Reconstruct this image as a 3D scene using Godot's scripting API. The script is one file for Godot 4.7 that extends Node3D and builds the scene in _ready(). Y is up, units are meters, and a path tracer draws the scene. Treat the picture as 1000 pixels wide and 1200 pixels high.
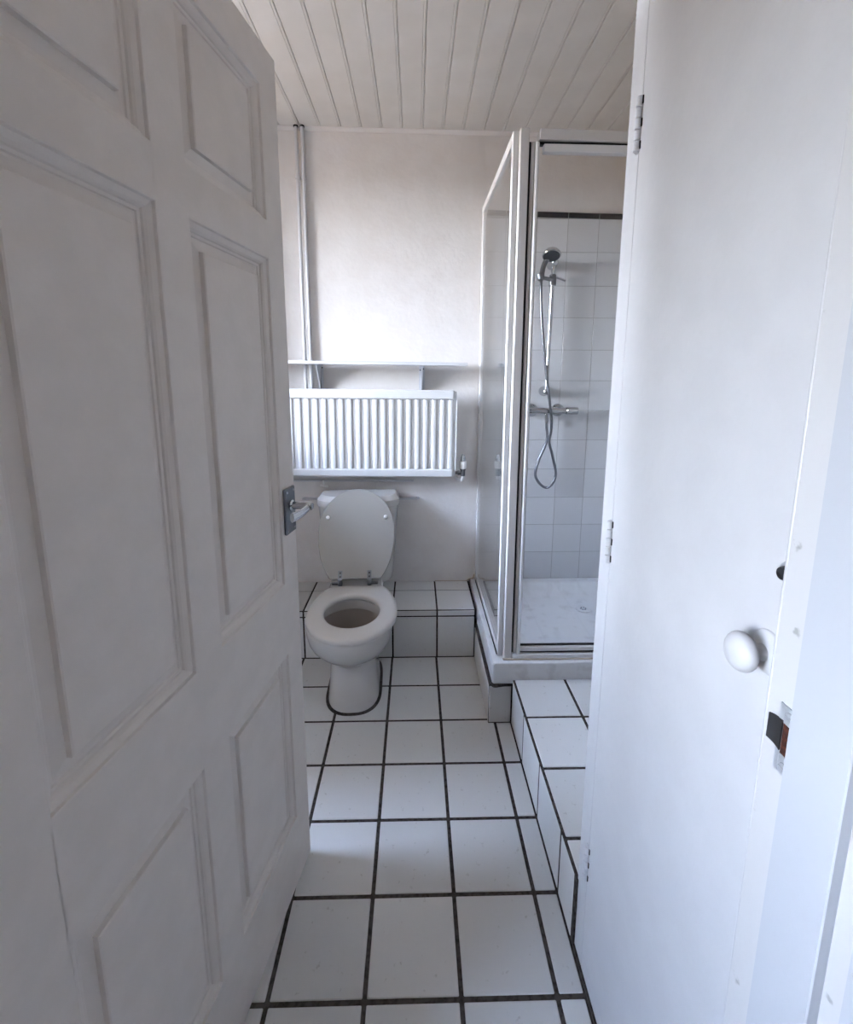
extends Node3D

var M := {}
var box_cache := {}
var used := {}

# ------------------------------------------------------------------ helpers
func numbered(called: String) -> String:
	var n: int = used.get(called, 0)
	used[called] = n + 1
	return called if n == 0 else "%s_%03d" % [called, n]

func mat(called: String, c: Color, rough: float, metal := 0.0, spec := 0.5) -> StandardMaterial3D:
	var m := StandardMaterial3D.new()
	m.resource_name = called
	m.albedo_color = c
	m.roughness = rough
	m.metallic = metal
	m.metallic_specular = spec
	M[called] = m
	return m

func noise_tex(freq: float, seed_no: int, lo: Color, hi: Color, p0 := 0.3, p1 := 0.75, octaves := 4, size := 512) -> NoiseTexture2D:
	var n := FastNoiseLite.new()
	n.seed = seed_no
	n.noise_type = FastNoiseLite.TYPE_SIMPLEX_SMOOTH
	n.frequency = freq
	n.fractal_octaves = octaves
	var g := Gradient.new()
	g.set_color(0, lo)
	g.set_color(1, hi)
	g.set_offset(0, p0)
	g.set_offset(1, p1)
	var t := NoiseTexture2D.new()
	t.width = size
	t.height = size
	t.seamless = true
	t.noise = n
	t.color_ramp = g
	return t

func tri(m: StandardMaterial3D, t: Texture2D, scale: float, world := true) -> void:
	m.albedo_texture = t
	m.uv1_triplanar = true
	m.uv1_world_triplanar = world
	m.uv1_scale = Vector3(scale, scale, scale)

func relief(m: StandardMaterial3D, freq: float, seed_no: int, cm: float, scale := 2.0) -> void:
	m.heightmap_enabled = true
	m.heightmap_scale = cm
	m.heightmap_texture = noise_tex(freq, seed_no, Color.BLACK, Color.WHITE, 0.2, 0.8, 3, 512)
	m.uv1_triplanar = true
	m.uv1_world_triplanar = true
	m.uv1_scale = Vector3(scale, scale, scale)

# Turns a bag of triangles into a mesh: outward winding by signed volume, normals smoothed below an angle.
func mk(t: PackedVector3Array, angle := 38.0) -> ArrayMesh:
	var vol := 0.0
	var mid := Vector3.ZERO
	for v in t:
		mid += v
	mid /= maxi(1, t.size())
	for i in range(0, t.size(), 3):
		vol += (t[i] - mid).dot((t[i + 1] - mid).cross(t[i + 2] - mid))
	var fn := PackedVector3Array()
	var at := {}
	var nt := t.size() / 3
	for i in nt:
		if vol < 0.0:
			var s := t[i * 3 + 1]
			t[i * 3 + 1] = t[i * 3 + 2]
			t[i * 3 + 2] = s
		fn.append((t[i * 3 + 1] - t[i * 3]).cross(t[i * 3 + 2] - t[i * 3]))
		for k in 3:
			var key := Vector3i((t[i * 3 + k] * 50000.0).round())
			if not at.has(key):
				at[key] = PackedInt32Array()
			at[key].append(i)
	var cosang := cos(deg_to_rad(angle))
	var P := PackedVector3Array()
	var N := PackedVector3Array()
	for i in nt:
		var f := fn[i].normalized()
		if fn[i].length() < 1e-14:
			continue
		for k in [0, 2, 1]:
			var v := t[i * 3 + k]
			var sum := Vector3.ZERO
			for j in at[Vector3i((v * 50000.0).round())]:
				if fn[j].length() > 1e-14 and fn[j].normalized().dot(f) > cosang:
					sum += fn[j]
			P.append(v)
			N.append(sum.normalized() if sum.length() > 0.0 else f)
	var a := []
	a.resize(Mesh.ARRAY_MAX)
	a[Mesh.ARRAY_VERTEX] = P
	a[Mesh.ARRAY_NORMAL] = N
	var m := ArrayMesh.new()
	m.add_surface_from_arrays(Mesh.PRIMITIVE_TRIANGLES, a)
	return m

func quad(t: PackedVector3Array, a: Vector3, b: Vector3, c: Vector3, d: Vector3) -> void:
	t.append_array([a, b, c, a, c, d])

# A box with chamfered edges, from corner lo to corner hi (right-handed outward).
func box(lo: Vector3, hi: Vector3, bev := 0.0015) -> PackedVector3Array:
	var t := PackedVector3Array()
	var c := (lo + hi) * 0.5
	var h := (hi - lo) * 0.5
	bev = minf(bev, minf(h.x, minf(h.y, h.z)) * 0.8)
	var pt := func(s: Vector3, ax: int) -> Vector3:
		var p := Vector3(s.x * (h.x - bev), s.y * (h.y - bev), s.z * (h.z - bev))
		p[ax] = s[ax] * h[ax]
		return c + p
	for ax in 3:
		var u := (ax + 1) % 3
		var v := (ax + 2) % 3
		for sg in [-1.0, 1.0]:
			var q := []
			for k in [[-1, -1], [1, -1], [1, 1], [-1, 1]]:
				var s := Vector3.ZERO
				s[ax] = sg
				s[u] = k[0]
				s[v] = k[1]
				q.append(pt.call(s, ax))
			if sg > 0:
				quad(t, q[0], q[1], q[2], q[3])
			else:
				quad(t, q[3], q[2], q[1], q[0])
		if bev <= 0.0:
			continue
		for su in [-1.0, 1.0]:
			for sv in [-1.0, 1.0]:
				var s0 := Vector3.ZERO
				s0[ax] = -1.0
				s0[u] = su
				s0[v] = sv
				var s1 := s0
				s1[ax] = 1.0
				if su * sv > 0:
					quad(t, pt.call(s0, u), pt.call(s0, v), pt.call(s1, v), pt.call(s1, u))
				else:
					quad(t, pt.call(s0, u), pt.call(s1, u), pt.call(s1, v), pt.call(s0, v))
	if bev > 0.0:
		for sx in [-1.0, 1.0]:
			for sy in [-1.0, 1.0]:
				for sz in [-1.0, 1.0]:
					var s := Vector3(sx, sy, sz)
					var a0: Vector3 = pt.call(s, 0)
					var a1: Vector3 = pt.call(s, 1)
					var a2: Vector3 = pt.call(s, 2)
					if sx * sy * sz > 0:
						t.append_array([a0, a1, a2])
					else:
						t.append_array([a0, a2, a1])
	return t

# Shared box mesh centred on zero
func box_mesh(size: Vector3, bev := 0.0015) -> ArrayMesh:
	var key := "%.4f %.4f %.4f %.4f" % [size.x, size.y, size.z, bev]
	if not box_cache.has(key):
		box_cache[key] = mk(box(-size * 0.5, size * 0.5, bev), 20.0)
	return box_cache[key]

func loft(rings: Array, closed_along := false, caps := true) -> PackedVector3Array:
	var t := PackedVector3Array()
	var n: int = rings[0].size()
	var last := rings.size() if closed_along else rings.size() - 1
	for i in last:
		var a: PackedVector3Array = rings[i]
		var b: PackedVector3Array = rings[(i + 1) % rings.size()]
		for k in n:
			quad(t, a[k], a[(k + 1) % n], b[(k + 1) % n], b[k])
	if caps and not closed_along:
		for e in [0, rings.size() - 1]:
			var r: PackedVector3Array = rings[e]
			var c := Vector3.ZERO
			for v in r:
				c += v
			c /= n
			for k in n:
				if e == 0:
					t.append_array([c, r[(k + 1) % n], r[k]])
				else:
					t.append_array([c, r[k], r[(k + 1) % n]])
	return t

func circle(c: Vector3, x: Vector3, y: Vector3, n := 24) -> PackedVector3Array:
	var r := PackedVector3Array()
	for k in n:
		var a := TAU * k / n
		r.append(c + x * cos(a) + y * sin(a))
	return r

# Turned shape: prof holds (radius, distance along axis)
func turned(base: Vector3, axis: Vector3, prof: Array, n := 28) -> PackedVector3Array:
	axis = axis.normalized()
	var side := axis.cross(Vector3.UP if absf(axis.y) < 0.9 else Vector3.RIGHT).normalized()
	var up := side.cross(axis)
	var rings := []
	for p in prof:
		rings.append(circle(base + axis * p.y, side * maxf(p.x, 0.0002), up * maxf(p.x, 0.0002), n))
	return loft(rings)

func rod(a: Vector3, b: Vector3, r: float, n := 20) -> PackedVector3Array:
	var l := a.distance_to(b)
	var e := minf(r * 0.25, l * 0.2)
	return turned(a, b - a, [Vector2(r - e, 0), Vector2(r, e), Vector2(r, l - e), Vector2(r - e, l)], n)

func tube(pts: Array, r: float, n := 14) -> PackedVector3Array:
	var rings := []
	var side := Vector3.ZERO
	for i in pts.size():
		var d: Vector3 = (pts[mini(i + 1, pts.size() - 1)] - pts[maxi(i - 1, 0)]).normalized()
		if i == 0:
			side = d.cross(Vector3(0.13, 0.21, 0.97)).normalized()
		side = (side - d * side.dot(d)).normalized()
		rings.append(circle(pts[i], side * r, d.cross(side) * r, n))
	return loft(rings)

func smooth_path(pts: Array, steps := 8) -> Array:
	var out := []
	for i in pts.size() - 1:
		var p0: Vector3 = pts[maxi(i - 1, 0)]
		var p3: Vector3 = pts[mini(i + 2, pts.size() - 1)]
		for s in steps:
			out.append(pts[i].cubic_interpolate(pts[i + 1], p0, p3, float(s) / steps))
	out.append(pts[-1])
	return out

# Extrudes a polygon lying in plane (u, v) from origin o along w.
func prism(poly: PackedVector2Array, o: Vector3, u: Vector3, v: Vector3, w: Vector3) -> PackedVector3Array:
	var t := PackedVector3Array()
	if Geometry2D.is_polygon_clockwise(poly):
		poly.reverse()
	var n := poly.size()
	var P := func(k: int, top: bool) -> Vector3:
		return o + u * poly[k].x + v * poly[k].y + (w if top else Vector3.ZERO)
	for k in n:
		var j := (k + 1) % n
		quad(t, P.call(k, false), P.call(j, false), P.call(j, true), P.call(k, true))
	var ids := Geometry2D.triangulate_polygon(poly)
	for i in range(0, ids.size(), 3):
		var a := ids[i]
		var b := ids[i + 1]
		var c := ids[i + 2]
		if (poly[b] - poly[a]).cross(poly[c] - poly[a]) < 0:
			var s := b
			b = c
			c = s
		t.append_array([P.call(a, true), P.call(b, true), P.call(c, true)])
		t.append_array([P.call(c, false), P.call(b, false), P.call(a, false)])
	return t

func round_rect(x0: float, x1: float, z0: float, z1: float, r: float, y: float, n := 6) -> PackedVector3Array:
	var out := PackedVector3Array()
	for q in [[x1 - r, z1 - r, 0.0], [x0 + r, z1 - r, 90.0], [x0 + r, z0 + r, 180.0], [x1 - r, z0 + r, 270.0]]:
		for k in n + 1:
			var a := deg_to_rad(q[2] + 90.0 * k / n)
			out.append(Vector3(q[0] + r * cos(a), y, q[1] + r * sin(a)))
	return out

func put(called: String, mesh: Mesh, m: Material, parent: Node3D = null, at := Vector3.ZERO) -> MeshInstance3D:
	var o := MeshInstance3D.new()
	o.name = called if parent else numbered(called)
	o.mesh = mesh
	o.material_override = m
	o.position = at
	(parent if parent else self).add_child(o, true)
	return o

func root(called: String, label: String, category := "", at := Vector3.ZERO, kind := "", group := "") -> Node3D:
	var o := Node3D.new()
	o.name = numbered(called)
	o.position = at
	add_child(o, true)
	return tag(o, label, category, kind, group)

func tag(o: Node3D, label: String, category := "", kind := "", group := "") -> Node3D:
	o.set_meta("label", label)
	if category:
		o.set_meta("category", category)
	if kind:
		o.set_meta("kind", kind)
	if group:
		o.set_meta("group", group)
	return o

# A ceramic tile between two corners on a plane, as its own part
func tile(parent: Node3D, lo: Vector3, hi: Vector3, mats: Array, rng: RandomNumberGenerator, called := "tile", bev := 0.0016) -> void:
	var s := (hi - lo).snapped(Vector3.ONE * 0.0005)
	var o := put(called, box_mesh(s, bev), mats[rng.randi() % mats.size()], parent, (lo + hi) * 0.5)
	o.rotation = Vector3(rng.randf_range(-1, 1), 0, rng.randf_range(-1, 1)) * 0.0012

# ------------------------------------------------------------------ scene
func _ready() -> void:
	# camera, sky, lights, exposure
	var cam := Camera3D.new()
	cam.name = "camera"
	cam.projection = Camera3D.PROJECTION_FRUSTUM
	cam.near = 0.02
	cam.far = 60.0
	cam.size = 1200.0 / 554.3275 * 0.02
	cam.frustum_offset = Vector2(0, -66.5 / 554.3275 * 0.02)
	cam.position = Vector3(0.51975, 1.29874, 0.78849)
	cam.rotation = Vector3(-0.169266, -0.023687, 0.0024365)
	cam.current = true
	add_child(cam)
	var we := WorldEnvironment.new()
	we.name = "environment"
	var env := Environment.new()
	env.background_mode = Environment.BG_SKY
	var sky := Sky.new()
	var sm := ProceduralSkyMaterial.new()
	sm.sky_top_color = Color(0.63, 0.72, 0.88)
	sm.sky_horizon_color = Color(0.95, 0.97, 1.0)
	sm.sky_curve = 0.25
	sm.ground_bottom_color = Color(0.60, 0.53, 0.455)
	sm.ground_horizon_color = Color(0.66, 0.58, 0.50)
	sm.sky_energy_multiplier = 8.0
	sm.ground_energy_multiplier = 4.5
	sky.sky_material = sm
	env.sky = sky
	env.tonemap_mode = Environment.TONE_MAPPER_LINEAR
	env.tonemap_exposure = 0.77
	env.sdfgi_enabled = true
	env.ssao_enabled = true
	env.ssil_enabled = true
	we.environment = env
	add_child(we)
	materials()
	room()
	floor_tiles()
	ceiling_boards()
	walls_tiled()
	door()
	door_frame()
	cupboard()
	tray()
	enclosure()
	toilet()
	radiator()
	pipes_and_shelf()
	shower_fittings()

func materials() -> void:
	var w := mat("wall_paint", Color(0.87, 0.855, 0.84), 0.75, 0, 0.3)
	tri(w, noise_tex(0.006, 3, Color(0.985, 0.983, 0.98), Color(1, 1, 1)), 0.6)
	relief(w, 0.03, 11, 0.04, 2.0)
	var cp := mat("ceiling_paint", Color(0.86, 0.845, 0.82), 0.55, 0, 0.4)
	tri(cp, noise_tex(0.01, 4, Color(0.98, 0.978, 0.975), Color(1, 1, 1)), 1.0)
	var dp := mat("door_paint", Color(0.915, 0.895, 0.872), 0.42, 0, 0.45)
	tri(dp, noise_tex(0.008, 5, Color(0.982, 0.982, 0.98), Color(1, 1, 1)), 0.8)
	relief(dp, 0.05, 12, 0.008, 2.5)
	var gp := mat("gloss_paint", Color(0.80, 0.803, 0.81), 0.36, 0, 0.5)
	tri(gp, noise_tex(0.008, 6, Color(0.985, 0.985, 0.985), Color(1, 1, 1)), 0.9)
	relief(gp, 0.04, 13, 0.012, 2.0)
	var jp := mat("worn_frame_paint", Color(0.79, 0.79, 0.79), 0.4, 0, 0.5)
	tri(jp, noise_tex(0.02, 7, Color(0.8, 0.8, 0.79), Color(1, 1, 1), 0.08, 0.15, 5), 2.0)
	relief(jp, 0.03, 14, 0.025, 2.0)
	var sp := mat("stop_paint", Color(0.735, 0.75, 0.77), 0.36, 0, 0.5)
	relief(sp, 0.04, 15, 0.012, 2.0)
	for k in 3:
		var t := mat("floor_tile_%d" % k, Color(0.84, 0.84, 0.83) * [1.0, 0.975, 0.955][k], 0.34, 0, 0.5)
		t.albedo_color.a = 1.0
		tri(t, noise_tex(0.018, 20 + k, Color(0.90, 0.895, 0.885), Color(1, 1, 1), 0.04, 0.16, 3), 1.1)
		relief(t, 0.02, 30 + k, 0.012, 4.0)
		var s := mat("wall_tile_%d" % k, Color(0.82, 0.825, 0.83) * [1.0, 0.985, 0.97][k], 0.26, 0, 0.5)
		s.albedo_color.a = 1.0
	mat("border_tile", Color(0.035, 0.04, 0.075), 0.2, 0, 0.5)
	var fg := mat("dark_grout", Color(0.27, 0.25, 0.235), 0.9, 0, 0.2)
	tri(fg, noise_tex(0.04, 40, Color(0.65, 0.62, 0.6), Color(1, 1, 1), 0.2, 0.6), 3.0)
	mat("wall_grout", Color(0.62, 0.62, 0.61), 0.9, 0, 0.2)
	mat("ceramic", Color(0.75, 0.74, 0.72), 0.12, 0, 0.5)
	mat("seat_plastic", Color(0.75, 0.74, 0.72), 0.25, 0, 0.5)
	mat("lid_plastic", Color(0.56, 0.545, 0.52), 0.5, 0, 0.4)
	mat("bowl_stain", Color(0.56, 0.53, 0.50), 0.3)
	mat("chrome", Color(0.80, 0.81, 0.82), 0.12, 1.0)
	mat("dull_chrome", Color(0.46, 0.47, 0.49), 0.34, 1.0)
	mat("dark_metal", Color(0.30, 0.31, 0.33), 0.35, 1.0)
	mat("zinc", Color(0.78, 0.80, 0.82), 0.38, 0.55)
	mat("bracket_grey", Color(0.82, 0.83, 0.85), 0.45, 0.1)
	mat("white_enamel", Color(0.80, 0.80, 0.795), 0.28, 0, 0.5)
	mat("white_plastic", Color(0.92, 0.92, 0.91), 0.3, 0, 0.5)
	mat("frame_white", Color(0.88, 0.88, 0.875), 0.3, 0, 0.5)
	mat("frame_grey", Color(0.82, 0.81, 0.80), 0.35, 0, 0.5)
	mat("black_seal", Color(0.05, 0.045, 0.04), 0.7)
	mat("stained_sealant", Color(0.70, 0.655, 0.59), 0.6)
	var tr := mat("tray_acrylic", Color(0.87, 0.875, 0.875), 0.28, 0, 0.5)
	tri(tr, noise_tex(0.015, 44, Color(0.94, 0.935, 0.93), Color(1, 1, 1), 0.15, 0.4, 5), 1.4)
	var g := mat("shower_glass", Color(0.50, 0.56, 0.57, 0.035), 0.0, 0, 0.5)
	g.transparency = BaseMaterial3D.TRANSPARENCY_ALPHA
	g.cull_mode = BaseMaterial3D.CULL_DISABLED
	var gd: StandardMaterial3D = g.duplicate()
	gd.resource_name = "door_glass"
	gd.albedo_color = Color(0.5, 0.56, 0.57, 0.012)
	gd.metallic_specular = 0.36
	M["door_glass"] = gd
	var g2 := mat("window_glass", Color(0.9, 0.95, 1.0, 0.02), 0.0, 0, 0.5)
	g2.transparency = BaseMaterial3D.TRANSPARENCY_ALPHA
	var wt := mat("water", Color(0.8, 0.85, 0.85, 0.05), 0.0)
	wt.transparency = BaseMaterial3D.TRANSPARENCY_ALPHA
	var wood := mat("bare_wood", Color(0.33, 0.15, 0.08), 0.7)
	tri(wood, noise_tex(0.05, 50, Color(0.6, 0.55, 0.5), Color(1, 1, 1)), 6.0)
	var carpet := mat("landing_carpet", Color(0.66, 0.62, 0.58), 0.95)
	tri(carpet, noise_tex(0.2, 51, Color(0.8, 0.8, 0.8), Color(1, 1, 1)), 4.0)

const CEIL := 2.372
const BACK := -1.537
const LEFT := -1.4
const RIGHT := 1.565

func room() -> void:
	# bathroom left wall with its window
	var wl := root("wall_left", "white painted left wall with a window, behind the open door", "", Vector3.ZERO, "structure")
	var t := PackedVector3Array()
	for b in [[BACK - 0.12, 0.37, 0.0, 1.22], [BACK - 0.12, 0.37, 2.22, CEIL + 0.1], [BACK - 0.12, -1.36, 1.22, 2.22], [-0.12, 0.37, 1.22, 2.22]]:
		t.append_array(box(Vector3(LEFT - 0.24, b[2], b[0]), Vector3(LEFT, b[3], b[1]), 0.0))
	put("plaster", mk(t), M.wall_paint, wl)
	window("window_1", Vector3(LEFT - 0.17, 1.72, -0.74), 1.24, 1.0, "white framed window in the left wall behind the open door")
	var wn := root("wall_partition", "white boxed corner and low partition to the left of the toilet, behind the open door", "", Vector3.ZERO, "structure")
	put("plaster", mk(box(Vector3(-0.44, 0.0, BACK), Vector3(-0.33, CEIL, -1.34), 0.003), 20.0), M.wall_paint, wn)
	put("low_panel", mk(box(Vector3(-0.44, 0.0, -1.34), Vector3(-0.37, 1.05, -0.45), 0.003), 20.0), M.wall_paint, wn)
	var wr := root("wall_right", "white wall at the right end of the shower", "", Vector3.ZERO, "structure")
	put("plaster", mk(box(Vector3(RIGHT, 0, BACK - 0.12), Vector3(RIGHT + 0.12, CEIL + 0.1, 0.37), 0.0)), M.wall_paint, wr)
	# wall holding the doorway
	var wf := root("wall_front", "white wall around the bathroom doorway", "", Vector3.ZERO, "structure")
	t = PackedVector3Array()
	t.append_array(box(Vector3(LEFT - 0.15, 0, 0.372), Vector3(0.045, CEIL + 0.1, 0.49), 0.0))
	t.append_array(box(Vector3(0.915, 0, 0.372), Vector3(2.0, CEIL + 0.1, 0.49), 0.0))
	t.append_array(box(Vector3(0.045, 2.03, 0.372), Vector3(0.915, CEIL + 0.1, 0.49), 0.0))
	put("plaster", mk(t), M.wall_paint, wf)
	# landing behind the camera
	var h1 := root("wall_landing_left", "white left wall of the landing with a window", "", Vector3.ZERO, "structure")
	t = PackedVector3Array()
	for b in [[0.49, 2.4, 0.0, 0.95], [0.49, 2.4, 1.88, CEIL + 0.1], [0.49, 1.08, 0.95, 1.88], [1.62, 2.4, 0.95, 1.88]]:
		t.append_array(box(Vector3(-0.95, b[2], b[0]), Vector3(-0.8, b[3], b[1]), 0.0))
	put("plaster", mk(t), M.wall_paint, h1)
	window("window_2", Vector3(-0.89, 1.415, 1.35), 0.54, 0.93, "white framed window in the left wall of the landing")
	put_struct("wall_landing_right", box(Vector3(1.7, 0, 0.49), Vector3(1.82, CEIL + 0.1, 2.4), 0.0), M.wall_paint, "white right wall of the landing outside the doorway")
	put_struct("wall_landing_back", box(Vector3(-0.95, 0, 2.4), Vector3(1.82, CEIL + 0.1, 2.52), 0.0), M.wall_paint, "white end wall of the landing outside the doorway")
	put_struct("ceiling_landing", box(Vector3(-0.95, CEIL, 0.49), Vector3(1.82, CEIL + 0.1, 2.4), 0.0), M.ceiling_paint, "plain white ceiling of the landing outside the doorway")
	put_struct("floor_landing", box(Vector3(-0.95, -0.12, 0.49), Vector3(1.82, 0.002, 2.4), 0.0), M.landing_carpet, "beige carpeted floor of the landing outside the doorway")

func put_struct(called: String, t: PackedVector3Array, m: Material, label: String) -> void:
	tag(put(called, mk(t), m), label, "", "structure")

func window(called: String, c: Vector3, w: float, h: float, label: String) -> void:
	var o := root(called, label, "", c, "structure")
	var t := PackedVector3Array()
	for s in [-1, 1]:
		t.append_array(box(Vector3(-0.025, -h / 2, s * (w / 2 - 0.015) - 0.015), Vector3(0.025, h / 2, s * (w / 2 - 0.015) + 0.015), 0.004))
		t.append_array(box(Vector3(-0.025, s * (h / 2 - 0.015) - 0.015, -w / 2), Vector3(0.025, s * (h / 2 - 0.015) + 0.015, w / 2), 0.004))
	put("window_frame", mk(t), M.frame_white, o)
	put("pane", mk(box(Vector3(-0.003, -h / 2 + 0.025, -w / 2 + 0.025), Vector3(0.003, h / 2 - 0.025, w / 2 - 0.025), 0.0)), M.window_glass, o)
	put("window_sill", mk(box(Vector3(0.025, -h / 2, -w / 2), Vector3(0.11, -h / 2 + 0.02, w / 2), 0.004)), M.gloss_paint, o)

func floor_tiles() -> void:
	var rng := RandomNumberGenerator.new()
	rng.seed = 7
	var mats := [M.floor_tile_0, M.floor_tile_0, M.floor_tile_1, M.floor_tile_2]
	var f := root("floor", "white square floor tiles with wide dark grout lines", "", Vector3.ZERO, "structure")
	put("grout_bed", mk(box(Vector3(LEFT, -0.1, BACK), Vector3(RIGHT, -0.0022, 0.49), 0.0)), M.dark_grout, f)
	var g := 0.0050
	var xs := [LEFT, -1.23, -1.025, -0.82, -0.615, -0.41, -0.205, 0.0015, 0.2065, 0.4105, 0.6155, 0.8195, 0.881]
	var zs := [-1.229, -1.0235, -0.819, -0.615, -0.4115, -0.2045, 0.0, 0.2045, 0.41, 0.49]
	for i in xs.size() - 1:
		for k in zs.size() - 1:
			tile(f, Vector3(xs[i] + g, -0.009, zs[k] + g), Vector3(xs[i + 1] - g, 0.0, zs[k + 1] - g), mats, rng)
	# raised ledge along the back wall
	var L := put("back_ledge", mk(box(Vector3(LEFT, 0, BACK), Vector3(0.797, 0.2328, -1.2275), 0.0)), M.dark_grout, f)
	var px := [LEFT, -1.23, -1.025, -0.82, -0.615, -0.41, -0.2, 0.0075, 0.2125, 0.4135, 0.618, 0.793]
	for i in px.size() - 1:
		tile(L, Vector3(px[i] + g * 0.8, 0.226, -1.4265), Vector3(px[i + 1] - g * 0.8, 0.2352, -1.2335), mats, rng)
		tile(L, Vector3(px[i] + g * 0.8, 0.226, BACK + 0.003), Vector3(px[i + 1] - g * 0.8, 0.2352, -1.4325), mats, rng)
		tile(L, Vector3(px[i] + g * 0.8, 0.0035, -1.232), Vector3(px[i + 1] - g * 0.8, 0.2005, -1.2245), mats, rng)
		tile(L, Vector3(px[i] + g * 0.8, 0.2075, -1.232), Vector3(px[i + 1] - g * 0.8, 0.2308, -1.2245), mats, rng)
	# low tiled plinth that carries the shower tray
	var p := put("shower_plinth", mk(box(Vector3(0.7930, 0, BACK), Vector3(RIGHT, 0.1635, -0.7985), 0.0)), M.dark_grout, f)
	var pz := [-1.2205, -1.0215, -0.803]
	for k in 2:
		tile(p, Vector3(0.7915, 0.003, pz[k] + g * 0.5), Vector3(0.80, 0.1535, pz[k + 1] - g * 0.5), mats, rng)
	tile(p, Vector3(0.7945, 0.004, -0.806), Vector3(0.8755, 0.1545, -0.797), [M.floor_tile_2], rng)
	# tiled step in front of the shower, running under the cupboard
	var s := put("step", mk(box(Vector3(0.8808, 0, -0.799), Vector3(RIGHT, 0.1795, -0.09), 0.0)), M.dark_grout, f)
	var sz := [-0.797, -0.6, -0.394, -0.186, -0.092]
	var sx := [0.882, 1.0735, 1.2785, 1.4835, RIGHT]
	for k in 4:
		for i in 4:
			tile(s, Vector3(sx[i] + (g if i else 0.0062), 0.173, sz[k] + g), Vector3(sx[i + 1] - g, 0.1825, sz[k + 1] - g), mats, rng)
	var rz := [-0.797, -0.614, -0.4115, -0.2045, -0.1]
	for k in 4:
		tile(s, Vector3(0.8795, 0.003, rz[k] + g), Vector3(0.8885, 0.1775, rz[k + 1] - g), mats, rng)
	# strip of tile under the cupboard front
	put("grout_line", mk(box(Vector3(0.8805, -0.004, -0.095), Vector3(0.888, 0.004, 0.37), 0.001)), M.dark_grout, f)

func ceiling_boards() -> void:
	var c := root("ceiling", "white painted tongue and groove boarded ceiling", "", Vector3(0.5, CEIL, 0), "structure")
	c.rotation.z = -0.0105
	put("ceiling_backing", mk(box(Vector3(-2.1, 0.012, BACK - 0.12), Vector3(1.3, 0.12, 0.5), 0.0)), M.ceiling_paint, c)
	var pitch := 0.0905
	var x := 0.1035 - 0.5 - pitch * 18
	# a board: flat face, V edge and a bead beside the joint
	var poly := PackedVector2Array([Vector2(0.0008, 0.012), Vector2(0.0008, 0.0026), Vector2(0.0032, 0.0), Vector2(pitch - 0.0112, 0.0), Vector2(pitch - 0.0098, 0.0016), Vector2(pitch - 0.0086, 0.0016), Vector2(pitch - 0.0072, 0.0), Vector2(pitch - 0.0028, 0.0), Vector2(pitch - 0.0006, 0.002), Vector2(pitch - 0.0006, 0.012)])
	var bm := mk(prism(poly, Vector3(0, 0, BACK), Vector3.RIGHT, Vector3.UP, Vector3(0, 0, -BACK + 0.372)), 15.0)
	while x < 1.25:
		put("board", bm, M.ceiling_paint, c, Vector3(x, 0, 0))
		x += pitch
	# thin caulk fillet along the back wall
	put("caulk_line", mk(prism(PackedVector2Array([Vector2(0, 0.006), Vector2(0, -0.014), Vector2(0.004, -0.013), Vector2(0.013, -0.001), Vector2(0.013, 0.006)]), Vector3(-1.9, 0, BACK), Vector3(0, 0, 1), Vector3.UP, Vector3(2.95, 0, 0)), 50.0), M.wall_paint, c)

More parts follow.
